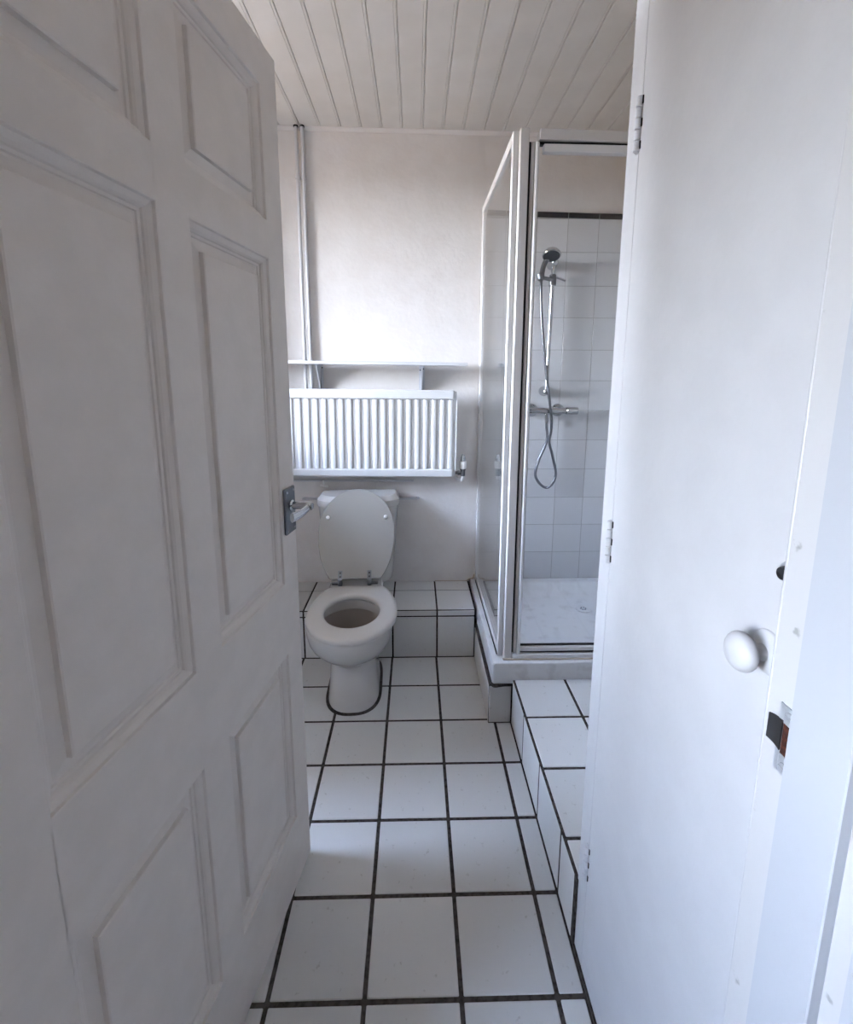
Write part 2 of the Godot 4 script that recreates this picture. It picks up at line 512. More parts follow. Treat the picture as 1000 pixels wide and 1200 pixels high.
func walls_tiled() -> void:
	var rng := RandomNumberGenerator.new()
	rng.seed = 9
	var wb := put("wall_back", mk(box(Vector3(LEFT - 0.15, 0, BACK - 0.12), Vector3(RIGHT + 0.12, CEIL + 0.1, BACK), 0.0)), M.wall_paint)
	tag(wb, "white painted back wall with white tiles inside the shower", "", "structure")
	var mats := [M.wall_tile_0, M.wall_tile_1, M.wall_tile_2]
	put("tile_adhesive", mk(box(Vector3(0.84, 0.24, BACK - 0.001), Vector3(RIGHT, 2.033, BACK + 0.0052), 0.0)), M.wall_grout, wb)
	var ys := [0.249, 0.3945, 0.5415, 0.6850, 0.8315, 0.9785, 1.1245, 1.2700, 1.4165, 1.5660, 1.7115, 1.8620, 2.0075]
	var x0 := 1.2275 - 0.1443 * 2
	var g := 0.0011
	for k in ys.size() - 1:
		for i in range(-1, 5):
			var a := maxf(x0 + 0.1443 * i, 0.843)
			var b := minf(x0 + 0.1443 * (i + 1), RIGHT - 0.007)
			if b - a > 0.02:
				tile(wb, Vector3(a + g, ys[k] + g, BACK + 0.001), Vector3(b - g, ys[k + 1] - g, BACK + 0.0068), mats, rng, "wall_tile", 0.0005)
	# dark blue border course that falls slightly to the right
	for i in range(-1, 5):
		var a := maxf(x0 + 0.1443 * i, 0.843)
		var b := minf(x0 + 0.1443 * (i + 1), RIGHT - 0.007)
		if b - a > 0.02:
			var o := put("border_tile", box_mesh(Vector3(b - a - 0.003, 0.0235, 0.008), 0.0009), M.border_tile, wb, Vector3((a + b) / 2, 2.0245 - 0.02 * ((a + b) / 2 - 1.16), BACK + 0.0045))
			o.rotation.z = -0.02
	put("stained_caulk", mk(tube(smooth_path([Vector3(0.62, 0.2345, BACK + 0.001), Vector3(0.70, 0.235, BACK + 0.002), Vector3(0.78, 0.236, BACK + 0.004), Vector3(0.797, 0.245, BACK + 0.004), Vector3(0.818, 0.252, BACK + 0.004), Vector3(0.824, 0.27, BACK + 0.002)], 6), 0.0034, 10)), M.stained_sealant, wb)
	# right shower wall
	var wr: Node3D = get_node("wall_right")
	put("tile_adhesive", mk(box(Vector3(RIGHT - 0.0052, 0.24, BACK), Vector3(RIGHT + 0.001, 2.033, -0.80), 0.0)), M.wall_grout, wr)
	for i in 5:
		var za := BACK + 0.008 + 0.1443 * i
		for k in ys.size() - 1:
			tile(wr, Vector3(RIGHT - 0.0068, ys[k] + g, za + g), Vector3(RIGHT - 0.001, ys[k + 1] - g, za + 0.1443 - g), mats, rng, "wall_tile", 0.0005)
		put("border_tile", box_mesh(Vector3(0.008, 0.0235, 0.1413), 0.0009), M.border_tile, wr, Vector3(RIGHT - 0.0045, 2.0225, za + 0.0722))

func door() -> void:
	# local axes: x along the leaf from the free edge towards the hinges, y up, z out of the face we see
	var d := root("door_1", "white six-panel door standing open with a chrome lever handle", "door", Vector3(0.2291, 0.008, -0.3188), "structure")
	d.basis = Basis(Vector3(-0.160904, 0, 0.98697), Vector3.UP, Vector3(0.98697, 0, 0.160904)) * Basis(Vector3.UP, 0.0)
	if d.basis.determinant() < 0:
		d.basis.x = Vector3(0.160904, 0, -0.98697)
	var sgn := 1.0 if d.basis.x.z > 0 else -1.0
	var W := 0.752
	var H := 1.928
	var T := 0.035
	var cols := [[0.071, 0.332], [0.4055, 0.666]]
	var rows := [[0.182, 0.636], [0.811, 1.526], [1.599, 1.85]]
	var X := func(v: float) -> float: return v * sgn
	# one moulded leaf: stiles and rails
	var t := PackedVector3Array()
	var xs := [0.0, cols[0][0], cols[0][1], cols[1][0], cols[1][1], W]
	var ys := [0.0, rows[0][0], rows[0][1], rows[1][0], rows[1][1], rows[2][0], rows[2][1], H]
	for i in [0, 2, 4]:
		t.append_array(box(Vector3(minf(X.call(xs[i]), X.call(xs[i + 1])), 0, -T), Vector3(maxf(X.call(xs[i]), X.call(xs[i + 1])), H, 0), 0.0))
	for k in [0, 2, 4, 6]:
		for c in cols:
			t.append_array(box(Vector3(minf(X.call(c[0]), X.call(c[1])) - 0.002, ys[k], -T), Vector3(maxf(X.call(c[0]), X.call(c[1])) + 0.002, ys[k + 1], 0), 0.0))
	put("leaf", mk(t, 15.0), M.door_paint, d)
	# panels: stepped ogee, sloped margin, raised field
	var prof := [[0.0, 0.0], [0.0012, -0.0008], [0.0022, -0.0055], [0.006, -0.0068], [0.0105, -0.0085], [0.0135, -0.0115], [0.0148, -0.0148], [0.019, -0.0156], [0.0205, -0.0182], [0.0235, -0.0186], [0.040, -0.0145], [0.0406, -0.0072], [0.0425, -0.0058]]
	for c in cols:
		for r in rows:
			var w: float = c[1] - c[0]
			var h: float = r[1] - r[0]
			var rings := [PackedVector3Array(), PackedVector3Array()]
			for q in [[0.0, -T + 0.004], [0.0, -T + 0.004]]:
				pass
			rings = []
			for q in [[0.0, -T + 0.004]] + prof:
				var i: float = q[0]
				rings.append(PackedVector3Array([Vector3(-w / 2 + i, -h / 2 + i, q[1]), Vector3(w / 2 - i, -h / 2 + i, q[1]), Vector3(w / 2 - i, h / 2 - i, q[1]), Vector3(-w / 2 + i, h / 2 - i, q[1])]))
			put("panel", mk(loft(rings), 12.0), M.door_paint, d, Vector3(X.call((c[0] + c[1]) / 2), (r[0] + r[1]) / 2, 0))
	# lever handle on a rectangular plate
	var hd := Node3D.new()
	hd.name = "handle"
	d.add_child(hd, true)
	hd.position = Vector3(X.call(0.037), 0.979, 0)
	put("back_plate", mk(box(Vector3(-0.0255, -0.054, 0), Vector3(0.0255, 0.054, 0.0075), 0.002), 20.0), M.dull_chrome, hd)
	t = turned(Vector3(0, 0.012, 0.0075), Vector3(0, 0, 1), [Vector2(0.013, 0), Vector2(0.013, 0.003), Vector2(0.009, 0.006), Vector2(0.0085, 0.024), Vector2(0.0095, 0.03), Vector2(0.0095, 0.05), Vector2(0.007, 0.053)], 24)
	var arm := []
	for k in 11:
		var f := k / 10.0
		arm.append(circle(Vector3(X.call(-0.006 + 0.088 * f), 0.012 - 0.004 * sin(f * PI) - 0.004 * f, 0.052 - 0.006 * f), Vector3(0, 0.0085 + 0.0025 * f, 0), Vector3(0, 0, 0.0062 - 0.0015 * f), 16))
	t.append_array(loft(arm))
	put("lever", mk(t, 40.0), M.chrome, hd)
	for sx in [-0.018, 0.018]:
		for sy in [-0.045, 0.045]:
			put("screw", mk(turned(Vector3(sx, sy, 0.0072), Vector3(0, 0, 1), [Vector2(0.0036, 0), Vector2(0.0034, 0.0007), Vector2(0.002, 0.0014), Vector2(0.0, 0.0015)], 14)), M.chrome, hd)
	# hinges on the far side
	for y in [0.25, 0.98, 1.72]:
		put("hinge", mk(rod(Vector3(X.call(W + 0.004), y - 0.045, -T - 0.003), Vector3(X.call(W + 0.004), y + 0.045, -T - 0.003), 0.006)), M.zinc, d)

func door_frame() -> void:
	var f := root("trim_1", "worn white door frame on the right with a metal strike plate", "", Vector3.ZERO, "structure")
	var t := PackedVector3Array()
	t.append_array(box(Vector3(0.872, 0, 0.3705), Vector3(0.915, 2.03, 0.50), 0.001))
	put("jamb", mk(t, 20.0), M.worn_frame_paint, f)
	put("door_stop", mk(box(Vector3(0.8615, 0, 0.4105), Vector3(0.873, 2.02, 0.4708), 0.0012), 20.0), M.stop_paint, f)
	put("paint_bead", mk(tube(smooth_path([Vector3(0.8735, 0.02, 0.371), Vector3(0.874, 0.6, 0.3702), Vector3(0.8735, 1.15, 0.3712), Vector3(0.874, 1.6, 0.3705), Vector3(0.8735, 2.0, 0.371)], 6), 0.0022, 10)), M.gloss_paint, f)
	t = prism(PackedVector2Array([Vector2(0.490, 0.0), Vector2(0.509, 0.0), Vector2(0.512, 0.006), Vector2(0.506, 0.012), Vector2(0.504, 0.04), Vector2(0.499, 0.055), Vector2(0.490, 0.058)]), Vector3(0.869, 0, 0), Vector3(0, 0, 1), Vector3(1, 0, 0), Vector3(0, 2.09, 0))
	put("architrave", mk(t, 30.0), M.stop_paint, f)
	# strike plate with its hole cut through and a curled lip
	var sp := Node3D.new()
	sp.name = "strike_plate"
	f.add_child(sp, true)
	sp.position = Vector3(0.8718, 0.955, 0.4)
	t = PackedVector3Array()
	for b in [[-0.0115, -0.006, -0.035, 0.035], [0.0085, 0.0113, -0.035, 0.035], [-0.006, 0.0085, -0.035, -0.0155], [-0.006, 0.0085, 0.0165, 0.035]]:
		t.append_array(box(Vector3(-0.0010, b[2], b[0]), Vector3(0.0004, b[3], b[1]), 0.0002))
	put("plate", mk(t, 20.0), M.zinc, sp)
	var lip := []
	for k in 9:
		var lf := k / 8.0
		var zc := -0.0058 - 0.0155 * lf
		var xc := -0.0021 + 0.0012 * sin(lf * PI) - 0.0012 * lf
		var w := 0.0160 - 0.0028 * lf
		lip.append(PackedVector3Array([Vector3(xc, -w + 0.003, zc), Vector3(xc, w + 0.003, zc), Vector3(xc + 0.0012, w + 0.003, zc), Vector3(xc + 0.0012, -w + 0.003, zc)]))
	put("strike_lip", mk(loft(lip), 40.0), M.dull_chrome, sp)
	put("mortise", mk(box(Vector3(-0.0003, -0.0155, -0.0062), Vector3(0.003, 0.0165, 0.0088), 0.0)), M.bare_wood, sp)
	for y in [-0.0262, 0.0268]:
		t = turned(Vector3(-0.0014, y, 0.001), Vector3(-1, 0, 0), [Vector2(0.0046, 0), Vector2(0.0044, 0.0006), Vector2(0.003, 0.0013), Vector2(0.0, 0.0016)], 18)
		t.append_array(box(Vector3(-0.0034, y - 0.0007, -0.003), Vector3(-0.0026, y + 0.0007, 0.005), 0.0002))
		put("screw", mk(t, 30.0), M.zinc, sp)
	var l := root("trim_2", "white door frame on the hinge side of the open door", "", Vector3.ZERO, "structure")
	put("jamb", mk(box(Vector3(0.045, 0, 0.44), Vector3(0.085, 2.03, 0.50), 0.001), 20.0), M.gloss_paint, l)
	put("architrave", mk(box(Vector3(0.02, 0, 0.49), Vector3(0.08, 2.09, 0.51), 0.004), 20.0), M.gloss_paint, l)
	var hdr := root("trim_3", "white head of the door frame over the doorway", "", Vector3.ZERO, "structure")
	put("jamb", mk(box(Vector3(0.06, 1.99, 0.372), Vector3(0.915, 2.03, 0.50), 0.001), 20.0), M.gloss_paint, hdr)

func cupboard() -> void:
	var c := root("cupboard", "tall flush white built-in cupboard with round white knob beside the doorway", "cupboard", Vector3(0.885, 0, -0.0955))
	# local z: 0 at the far corner, towards the doorway positive
	var t := PackedVector3Array()
	t.append_array(box(Vector3(0.0, 0.004, 0.0), Vector3(0.022, CEIL - 0.008, 0.048), 0.0015))
	t.append_array(box(Vector3(0.022, 0.004, 0.002), Vector3(0.66, CEIL - 0.012, 0.02), 0.0))
	put("carcass", mk(t, 20.0), M.gloss_paint, c)
	put("door", mk(box(Vector3(-0.0003, 0.046, 0.0493), Vector3(0.02, CEIL - 0.03, 0.4615), 0.0012), 20.0), M.gloss_paint, c)
	put("kickboard", mk(box(Vector3(0.0, 0.004, 0.0485), Vector3(0.02, 0.045, 0.462), 0.001), 20.0), M.gloss_paint, c)
	var dr: Node3D = c.get_node("door")
	# hinges with painted knuckles
	for y in [1.698, 0.991, 0.275]:
		var painted: bool = y < 1.5
		var hg := PackedVector3Array()
		for k in 5:
			var a: float = y - 0.0415 + k * 0.0166
			hg.append_array(rod(Vector3(-0.004, a + 0.0005, 0.0475), Vector3(-0.004, a + 0.0161, 0.0475), 0.0056 if k % 2 == 0 else 0.0051))
		hg.append_array(box(Vector3(-0.0016, y - 0.0415, 0.038), Vector3(0.0002, y + 0.0415, 0.0475), 0.0004))
		var hn := put("hinge", mk(hg, 40.0), M.gloss_paint if painted else M.bracket_grey, c)
		if not painted:
			hn.set_meta("label", "bare grey metal hinge")
		for k in [0, 2, 4]:
			var a: float = y - 0.038 + k * 0.0166
			put("hinge_slot", mk(box(Vector3(-0.0022, a, 0.0512), Vector3(0.0, a + 0.012, 0.0545), 0.0003), 20.0), M.black_seal, hn)
	# painted knob on a round rose
	var ax := Vector3(-1, 0.02, -0.04)
	put("knob_rose", mk(turned(Vector3(0.0, 1.0165, 0.4445), ax, [Vector2(0.0235, -0.002), Vector2(0.0235, 0.001), Vector2(0.0215, 0.0035), Vector2(0.015, 0.0055), Vector2(0.009, 0.007), Vector2(0.0085, 0.012), Vector2(0.0085, 0.02)], 36), 45.0), M.gloss_paint, c)
	var prof := [Vector2(0.0085, 0.014)]
	for k in 13:
		var a := PI * (k + 0.6) / 13.2
		prof.append(Vector2(0.0205 * sin(a), 0.0285 - 0.0135 * cos(a)))
	put("knob", mk(turned(Vector3(0.0, 1.0165, 0.4445), ax, prof, 36), 45.0), M.gloss_paint, c)
	# small dark roller catch by the frame
	t = turned(Vector3(-0.0005, 1.1075, 0.4555), Vector3(-1, 0, 0), [Vector2(0.0075, 0), Vector2(0.0075, 0.004), Vector2(0.006, 0.0075), Vector2(0.0, 0.009)], 20)
	put("catch", mk(t, 45.0), M.dark_metal, c)
	put("catch_ring", mk(turned(Vector3(0.0002, 1.1085, 0.4555), Vector3(-1, 0, 0), [Vector2(0.0105, 0), Vector2(0.010, 0.002), Vector2(0.008, 0.0026)], 20), 45.0), M.zinc, c)

func tray() -> void:
	var o := root("shower_tray", "white square shower tray on the tiled plinth", "shower tray", Vector3(0.803, 0.1635, BACK))
	var D := 0.742
	var W := RIGHT - 0.803 - 0.003
	var rings := []
	rings.append(round_rect(0.004, W, 0.0, D - 0.004, 0.008, 0.0))
	rings.append(round_rect(0.0, W, 0.0, D, 0.008, 0.006))
	rings.append(round_rect(0.0, W, 0.0, D, 0.008, 0.078))
	rings.append(round_rect(0.003, W - 0.002, 0.002, D - 0.003, 0.008, 0.0835))
	rings.append(round_rect(0.010, W - 0.01, 0.008, D - 0.010, 0.010, 0.0855))
	rings.append(round_rect(0.062, W - 0.055, 0.050, D - 0.060, 0.06, 0.0845))
	rings.append(round_rect(0.067, W - 0.060, 0.056, D - 0.066, 0.06, 0.081))
	rings.append(round_rect(0.072, W - 0.065, 0.063, D - 0.072, 0.06, 0.074))
	rings.append(round_rect(0.088, W - 0.083, 0.100, D - 0.088, 0.055, 0.038))
	rings.append(round_rect(0.096, W - 0.091, 0.115, D - 0.096, 0.05, 0.032))
	rings.append(round_rect(0.108, W - 0.103, 0.135, D - 0.108, 0.05, 0.030))
	rings.append(round_rect(0.20, W - 0.2, 0.24, D - 0.2, 0.05, 0.028))
	put("tray_body", mk(loft(rings), 32.0), M.tray_acrylic, o)
	# waste
	var c := Vector3(1.322 - 0.803, 0.0285, 0.235)
	var w := put("drain", mk(turned(c, Vector3.UP, [Vector2(0.036, 0), Vector2(0.036, 0.0015), Vector2(0.032, 0.003), Vector2(0.024, 0.0034), Vector2(0.0, 0.0038)], 32)), M.tray_acrylic, o)
	put("drain_grate", mk(turned(c + Vector3.UP * 0.003, Vector3.UP, [Vector2(0.017, 0), Vector2(0.017, 0.001), Vector2(0.0, 0.002)], 24)), M.zinc, w)
	var holes := PackedVector3Array()
	for k in 6:
		var a := TAU * k / 6
		holes.append_array(turned(c + Vector3(cos(a) * 0.011, 0.0042, sin(a) * 0.011), Vector3.UP, [Vector2(0.0034, 0), Vector2(0.003, 0.0009)], 10))
	put("drain_holes", mk(holes), M.black_seal, w)
	put("sealant_line", mk(tube(smooth_path([Vector3(-0.002, -0.001, 0.3), Vector3(-0.004, -0.006, 0.45), Vector3(-0.003, 0.0, 0.6), Vector3(-0.002, -0.005, 0.735), Vector3(0.05, -0.003, 0.745), Vector3(0.2, 0.001, 0.743), Vector3(0.4, 0.0, 0.742), Vector3(0.75, 0.002, 0.742)], 8), 0.0036, 8)), M.dark_grout, o)

func enclosure() -> void:
	var e := root("shower_enclosure", "white framed shower enclosure with clear glass side panel and door", "shower enclosure", Vector3(0.84, 0.2496, -0.84))
	var b := func(x0: float, x1: float, y0: float, y1: float, z0: float, z1: float, bev := 0.002) -> PackedVector3Array:
		return box(Vector3(x0 - 0.84, y0 - 0.249, z0 + 0.84), Vector3(x1 - 0.84, y1 - 0.249, z1 + 0.84), bev)
	put("corner_post", mk(b.call(0.8485, 0.8765, 0.249, 2.054, -0.862, -0.82), 20.0), M.frame_grey, e)
	var sp := put("side_frame", mk(b.call(0.829, 0.8475, 0.249, 2.054, -0.866, -0.842) + b.call(0.829, 0.8475, 0.249, 2.054, BACK, BACK + 0.026) + b.call(0.829, 0.8475, 2.024, 2.054, BACK + 0.026, -0.866) + b.call(0.831, 0.8475, 0.249, 0.266, BACK + 0.026, -0.866), 20.0), M.frame_white, e)
	put("side_pane", mk(b.call(0.8355, 0.8405, 0.2665, 2.0235, BACK + 0.0265, -0.8665, 0.0)), M.shower_glass, e)
	put("side_seal", mk(b.call(0.826, 0.829, 0.249, 0.253, BACK + 0.03, -0.85, 0.0008)), M.black_seal, e)
	# head beam that falls slightly to the right
	var beam := put("head_beam", mk(b.call(0.8765, RIGHT - 0.012, 2.0215, 2.0525, -0.862, -0.818), 20.0), M.frame_grey, e)
	beam.rotation.z = -0.018
	put("post_gap", mk(b.call(0.8765, 0.8845, 0.255, 2.018, -0.855, -0.832, 0.0)), M.black_seal, e)
	# door of the enclosure
	var dr := Node3D.new()
	dr.name = "shower_door"
	e.add_child(dr, true)
	put("stile", mk(b.call(0.885, 0.897, 0.262, 2.0175, -0.858, -0.826, 0.003), 20.0), M.frame_grey, dr)
	put("stile", mk(b.call(0.8975, 0.9095, 0.262, 2.0175, -0.850, -0.819, 0.004), 20.0), M.frame_white, dr)
	put("stile", mk(b.call(RIGHT - 0.05, RIGHT - 0.02, 0.262, 2.0, -0.85, -0.82, 0.003), 20.0), M.frame_white, dr)
	put("rail", mk(b.call(0.9095, RIGHT - 0.05, 1.988, 2.011, -0.848, -0.822), 20.0), M.frame_white, dr).rotation.z = -0.008
	put("rail", mk(b.call(0.9095, RIGHT - 0.05, 0.2775, 0.2965, -0.848, -0.822, 0.003), 20.0), M.frame_white, dr)
	put("pane", mk(b.call(0.9095, RIGHT - 0.05, 0.2965, 1.99, -0.838, -0.833, 0.0)), M.door_glass, dr)
	put("seal", mk(b.call(0.9095, RIGHT - 0.05, 0.2965, 0.2995, -0.842, -0.830, 0.0005) + b.call(0.9095, RIGHT - 0.05, 0.2725, 0.2775, -0.845, -0.825, 0.0005)), M.black_seal, dr)
	put("top_gap", mk(b.call(0.905, RIGHT - 0.02, 2.010, 2.0175, -0.846, -0.83, 0.0)), M.black_seal, e)
	put("threshold", mk(b.call(0.8785, RIGHT - 0.01, 0.249, 0.2695, -0.862, -0.816, 0.003), 20.0), M.frame_white, e)
	put("sealant", mk(b.call(0.8445, RIGHT - 0.01, 0.249, 0.2535, -0.823, -0.811, 0.002), 20.0), M.stained_sealant, e)

# egg outline round (0, 0): half width a, front length f, back length g with the back cut off at cut
func egg(a: float, f: float, g: float, cut: float, n := 56, pw := 2.0, pf := 2.0) -> PackedVector2Array:
	var out := PackedVector2Array()
	for k in n:
		var th := TAU * k / n
		var c := cos(th)
		var s := sin(th)
		if s >= 0:
			out.append(Vector2(a * signf(c) * pow(absf(c), 2.0 / pf), f * pow(s, 2.0 / pf)))
		else:
			var x := a * signf(c) * pow(absf(c), 2.0 / pw)
			out.append(Vector2(x, maxf(-g * pow(absf(s), 2.0 / pw), -cut)))
	return out

func ringed(o: PackedVector2Array, y: float, zc := 0.0, xc := 0.0) -> PackedVector3Array:
	var out := PackedVector3Array()
	for p in o:
		out.append(Vector3(xc + p.x, y, zc + p.y))
	return out

func toilet() -> void:
	var T := root("toilet", "white toilet with raised lid and low cistern against the back wall", "toilet", Vector3(0.268, 0, -0.9))
	T.rotation.y = 0.035
	var n := 56
	# pan: pedestal, bowl, rim and the inside in one surface; [y, half width, centre z, front, back, power of the back half]
	var rings := []
	for r in [[0.0, 0.103, -0.10, 0.142, 0.225, 5.0], [0.012, 0.103, -0.10, 0.142, 0.225, 5.0], [0.04, 0.0995, -0.10, 0.136, 0.225, 5.0], [0.09, 0.095, -0.10, 0.127, 0.225, 5.0], [0.14, 0.092, -0.10, 0.121, 0.225, 5.0], [0.18, 0.0905, -0.10, 0.120, 0.225, 5.0], [0.198, 0.0925, -0.096, 0.124, 0.225, 4.6], [0.210, 0.1, -0.082, 0.13, 0.235, 4.0], [0.228, 0.113, -0.05, 0.132, 0.25, 3.5], [0.255, 0.130, -0.02, 0.140, 0.255, 3.0], [0.285, 0.1455, 0.0, 0.152, 0.26, 2.7], [0.315, 0.1555, 0.01, 0.166, 0.26, 2.5], [0.345, 0.162, 0.01, 0.180, 0.26, 2.4], [0.372, 0.1645, 0.01, 0.189, 0.26, 2.4], [0.382, 0.1635, 0.01, 0.188, 0.258, 2.4], [0.387, 0.158, 0.01, 0.182, 0.252, 2.4],
			[0.387, 0.128, 0.005, 0.148, 0.150, 2.0], [0.383, 0.119, 0.005, 0.140, 0.140, 2.0], [0.36, 0.117, 0.005, 0.138, 0.138, 2.0], [0.345, 0.124, 0.005, 0.142, 0.142, 2.0], [0.31, 0.118, 0.0, 0.132, 0.135, 2.0], [0.27, 0.103, -0.005, 0.112, 0.12, 2.0], [0.23, 0.082, -0.01, 0.085, 0.10, 2.0], [0.19, 0.055, -0.015, 0.055, 0.07, 2.0], [0.17, 0.02, -0.02, 0.02, 0.03, 2.0]]:
		rings.append(ringed(egg(r[1], r[3], r[4], r[4], n, r[5], 2.5 if r[0] < 0.2 and r[1] > 0.09 else 2.0), r[0], r[2]))
	var pan := put("pan", mk(loft(rings.slice(0, 20), false, false), 55.0), M.ceramic, T)
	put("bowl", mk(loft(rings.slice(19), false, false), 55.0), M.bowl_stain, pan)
	put("water", mk(loft([ringed(egg(0.083, 0.086, 0.101, 0.101, n), 0.2285, -0.01), ringed(egg(0.084, 0.087, 0.102, 0.102, n), 0.2305, -0.01)])), M.water, pan)
	put("deck", mk(loft([round_rect(-0.112, 0.112, -0.345, -0.17, 0.03, 0.345), round_rect(-0.116, 0.116, -0.35, -0.17, 0.03, 0.355), round_rect(-0.116, 0.116, -0.35, -0.17, 0.03, 0.380), round_rect(-0.111, 0.111, -0.345, -0.175, 0.027, 0.387)]), 40.0), M.ceramic, pan)
	put("bolt_cap", mk(turned(Vector3(0.0975, 0.10, -0.26), Vector3(1, 0.05, 0), [Vector2(0.006, 0), Vector2(0.005, 0.004), Vector2(0.0, 0.005)], 14)), M.dark_metal, pan)
	# ring of dark grout round the foot
	var ring := []
	var inner := egg(0.101, 0.14, 0.223, 0.223, n, 5.0, 2.5)
	var outer := egg(0.1145, 0.1545, 0.225, 0.225, n, 5.0, 2.5)
	for k in n:
		var a := inner[k]
		var c := outer[k]
		ring.append(PackedVector3Array([Vector3(a.x, 0.0005, a.y - 0.10), Vector3(c.x, 0.0003, c.y - 0.10), Vector3(c.x * 0.99, 0.0018, c.y * 0.99 - 0.10), Vector3(a.x, 0.004, a.y - 0.10)]))
	put("sealant_bead", mk(loft(ring, true), 40.0), M.dark_grout, T)
	# outlet and flush bend behind the pan
	put("flush_pipe", mk(tube(smooth_path([Vector3(-0.005, 0.315, -0.23), Vector3(-0.005, 0.31, -0.36), Vector3(-0.005, 0.275, -0.43), Vector3(-0.005, 0.272, -0.49), Vector3(-0.005, 0.29, -0.52), Vector3(-0.005, 0.32, -0.525)], 6), 0.024, 18)), M.white_plastic, T)
	put("outlet", mk(loft([circle(Vector3(0, 0.13, -0.30), Vector3(0.06, 0, 0), Vector3(0, 0.06, 0)), circle(Vector3(0, 0.13, -0.33), Vector3(0.06, 0, 0), Vector3(0, 0.06, 0))])), M.ceramic, T)
	# seat ring
	var so := egg(0.172, 0.206, 0.285, 0.226, n, 2.15)
	var si := egg(0.1045, 0.126, 0.126, 0.126, n)
	ring = []
	for k in n:
		var o := so[k]
		var i := si[k] + Vector2(0, -0.004)
		var prof := []
		for q in [[0.0, 0.006], [0.0, 0.0], [0.012, -0.0035], [0.03, -0.003], [0.97, -0.003], [0.99, 0.0], [1.0, 0.006], [0.985, 0.013], [0.93, 0.0175], [0.8, 0.020], [0.5, 0.021], [0.2, 0.0185], [0.07, 0.014], [0.02, 0.010]]:
			var p: Vector2 = o.lerp(i, q[0])
			prof.append(Vector3(p.x + 0.009, 0.396 + q[1], p.y + 0.01))
		ring.append(PackedVector3Array(prof))
	var seat := put("seat", mk(loft(ring, true), 50.0), M.seat_plastic, T)
	for q in [[-0.12, 0.09], [0.13, 0.09], [-0.11, -0.13], [0.12, -0.13]]:
		put("bumper", mk(rod(Vector3(q[0], 0.386, q[1]), Vector3(q[0], 0.394, q[1]), 0.009)), M.black_seal, seat)
	# lid leaning back on the cistern
	var u := Vector3(0, 0.347, -0.208).normalized()
	var nv := Vector3(0, 0.208, 0.347).normalized()
	var base := Vector3(0.0, 0.425, -0.243)
	var lo := egg(0.170, 0.194, 0.262, 0.212, n, 2.2)
	rings = []
	for q in [[0.955, -0.007], [0.985, -0.006], [1.0, -0.002], [1.0, 0.003], [0.988, 0.0065], [0.965, 0.0075]]:
		var r := PackedVector3Array()
		for p in lo:
			r.append(base + Vector3(p.x * q[0], 0, 0) + u * (0.213 + p.y * q[0]) + nv * q[1])
		rings.append(r)
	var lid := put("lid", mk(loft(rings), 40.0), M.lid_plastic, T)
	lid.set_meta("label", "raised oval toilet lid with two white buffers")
	for s in [-0.129, 0.129]:
		put("buffer", mk(turned(base + Vector3(s, 0, 0) + u * 0.272 + nv * 0.0074, nv, [Vector2(0.0085, 0), Vector2(0.0085, 0.006), Vector2(0.0065, 0.009), Vector2(0.0, 0.0095)], 18)), M.white_plastic, lid)
	for s in [-0.065, 0.060]:
		var t := PackedVector3Array()
		# strap on the lid, bracket and side pin
		var st := []
		for k in 2:
			var l := [-0.004, 0.036][k] as float
			st.append(PackedVector3Array([base + Vector3(s - 0.009, 0, 0) + u * l + nv * 0.007, base + Vector3(s + 0.009, 0, 0) + u * l + nv * 0.007, base + Vector3(s + 0.009, 0, 0) + u * l + nv * 0.0105, base + Vector3(s - 0.009, 0, 0) + u * l + nv * 0.0105]))
		t.append_array(loft(st))
		t.append_array(box(Vector3(s - 0.009, 0.399, -0.246), Vector3(s + 0.009, 0.428, -0.232), 0.002))
		var so2 := -0.036 if s < 0 else 0.036
		t.append_array(rod(Vector3(s, 0.411, -0.237), Vector3(s + so2, 0.411, -0.237), 0.0062))
		var hinge := put("hinge", mk(t, 30.0), M.dull_chrome, T)
		for l in [0.01, 0.026]:
			put("screw", mk(turned(base + Vector3(s, 0, 0) + u * l + nv * 0.0104, nv, [Vector2(0.004, 0), Vector2(0.0035, 0.001), Vector2(0, 0.0014)], 12)), M.black_seal, hinge)
	# cistern: bowed front, tapering towards the bottom
	rings = []
	for r in [[0.298, 0.13, 0.03, 0.02], [0.302, 0.15, 0.012, 0.01], [0.315, 0.158, 0.004, 0.0], [0.345, 0.164, 0.0, 0.0], [0.50, 0.176, -0.002, 0.0], [0.682, 0.189, -0.004, 0.0]]:
		rings.append(cistern_ring(r[0], r[1], r[2]))
	var cs := put("cistern", mk(loft(rings), 40.0), M.ceramic, T)
	rings = []
	for r in [[0.684, 0.187, 0.0], [0.685, 0.194, -0.008], [0.70, 0.1955, -0.01], [0.714, 0.194, -0.008], [0.730, 0.182, 0.006], [0.735, 0.176, 0.012]]:
		rings.append(cistern_ring(r[0], r[1], r[2]))
	put("cistern_lid", mk(loft(rings), 25.0), M.ceramic, cs)
	cs.position.x = -0.003

func cistern_ring(y: float, hw: float, inset: float) -> PackedVector3Array:
	var out := PackedVector3Array()
	var zb := -0.603
	var zf := -0.448 - inset
	for k in 25:
		var f := -1.0 + k / 12.0
		var z := zf - 0.018 * f * f - 0.045 * pow(absf(f), 7.0)
		out.append(Vector3(f * hw, y, z))
	out.append(Vector3(hw, y, zb + 0.01))
	out.append(Vector3(hw - 0.008, y, zb))
	out.append(Vector3(-hw + 0.008, y, zb))
	out.append(Vector3(-hw, y, zb + 0.01))
	return out

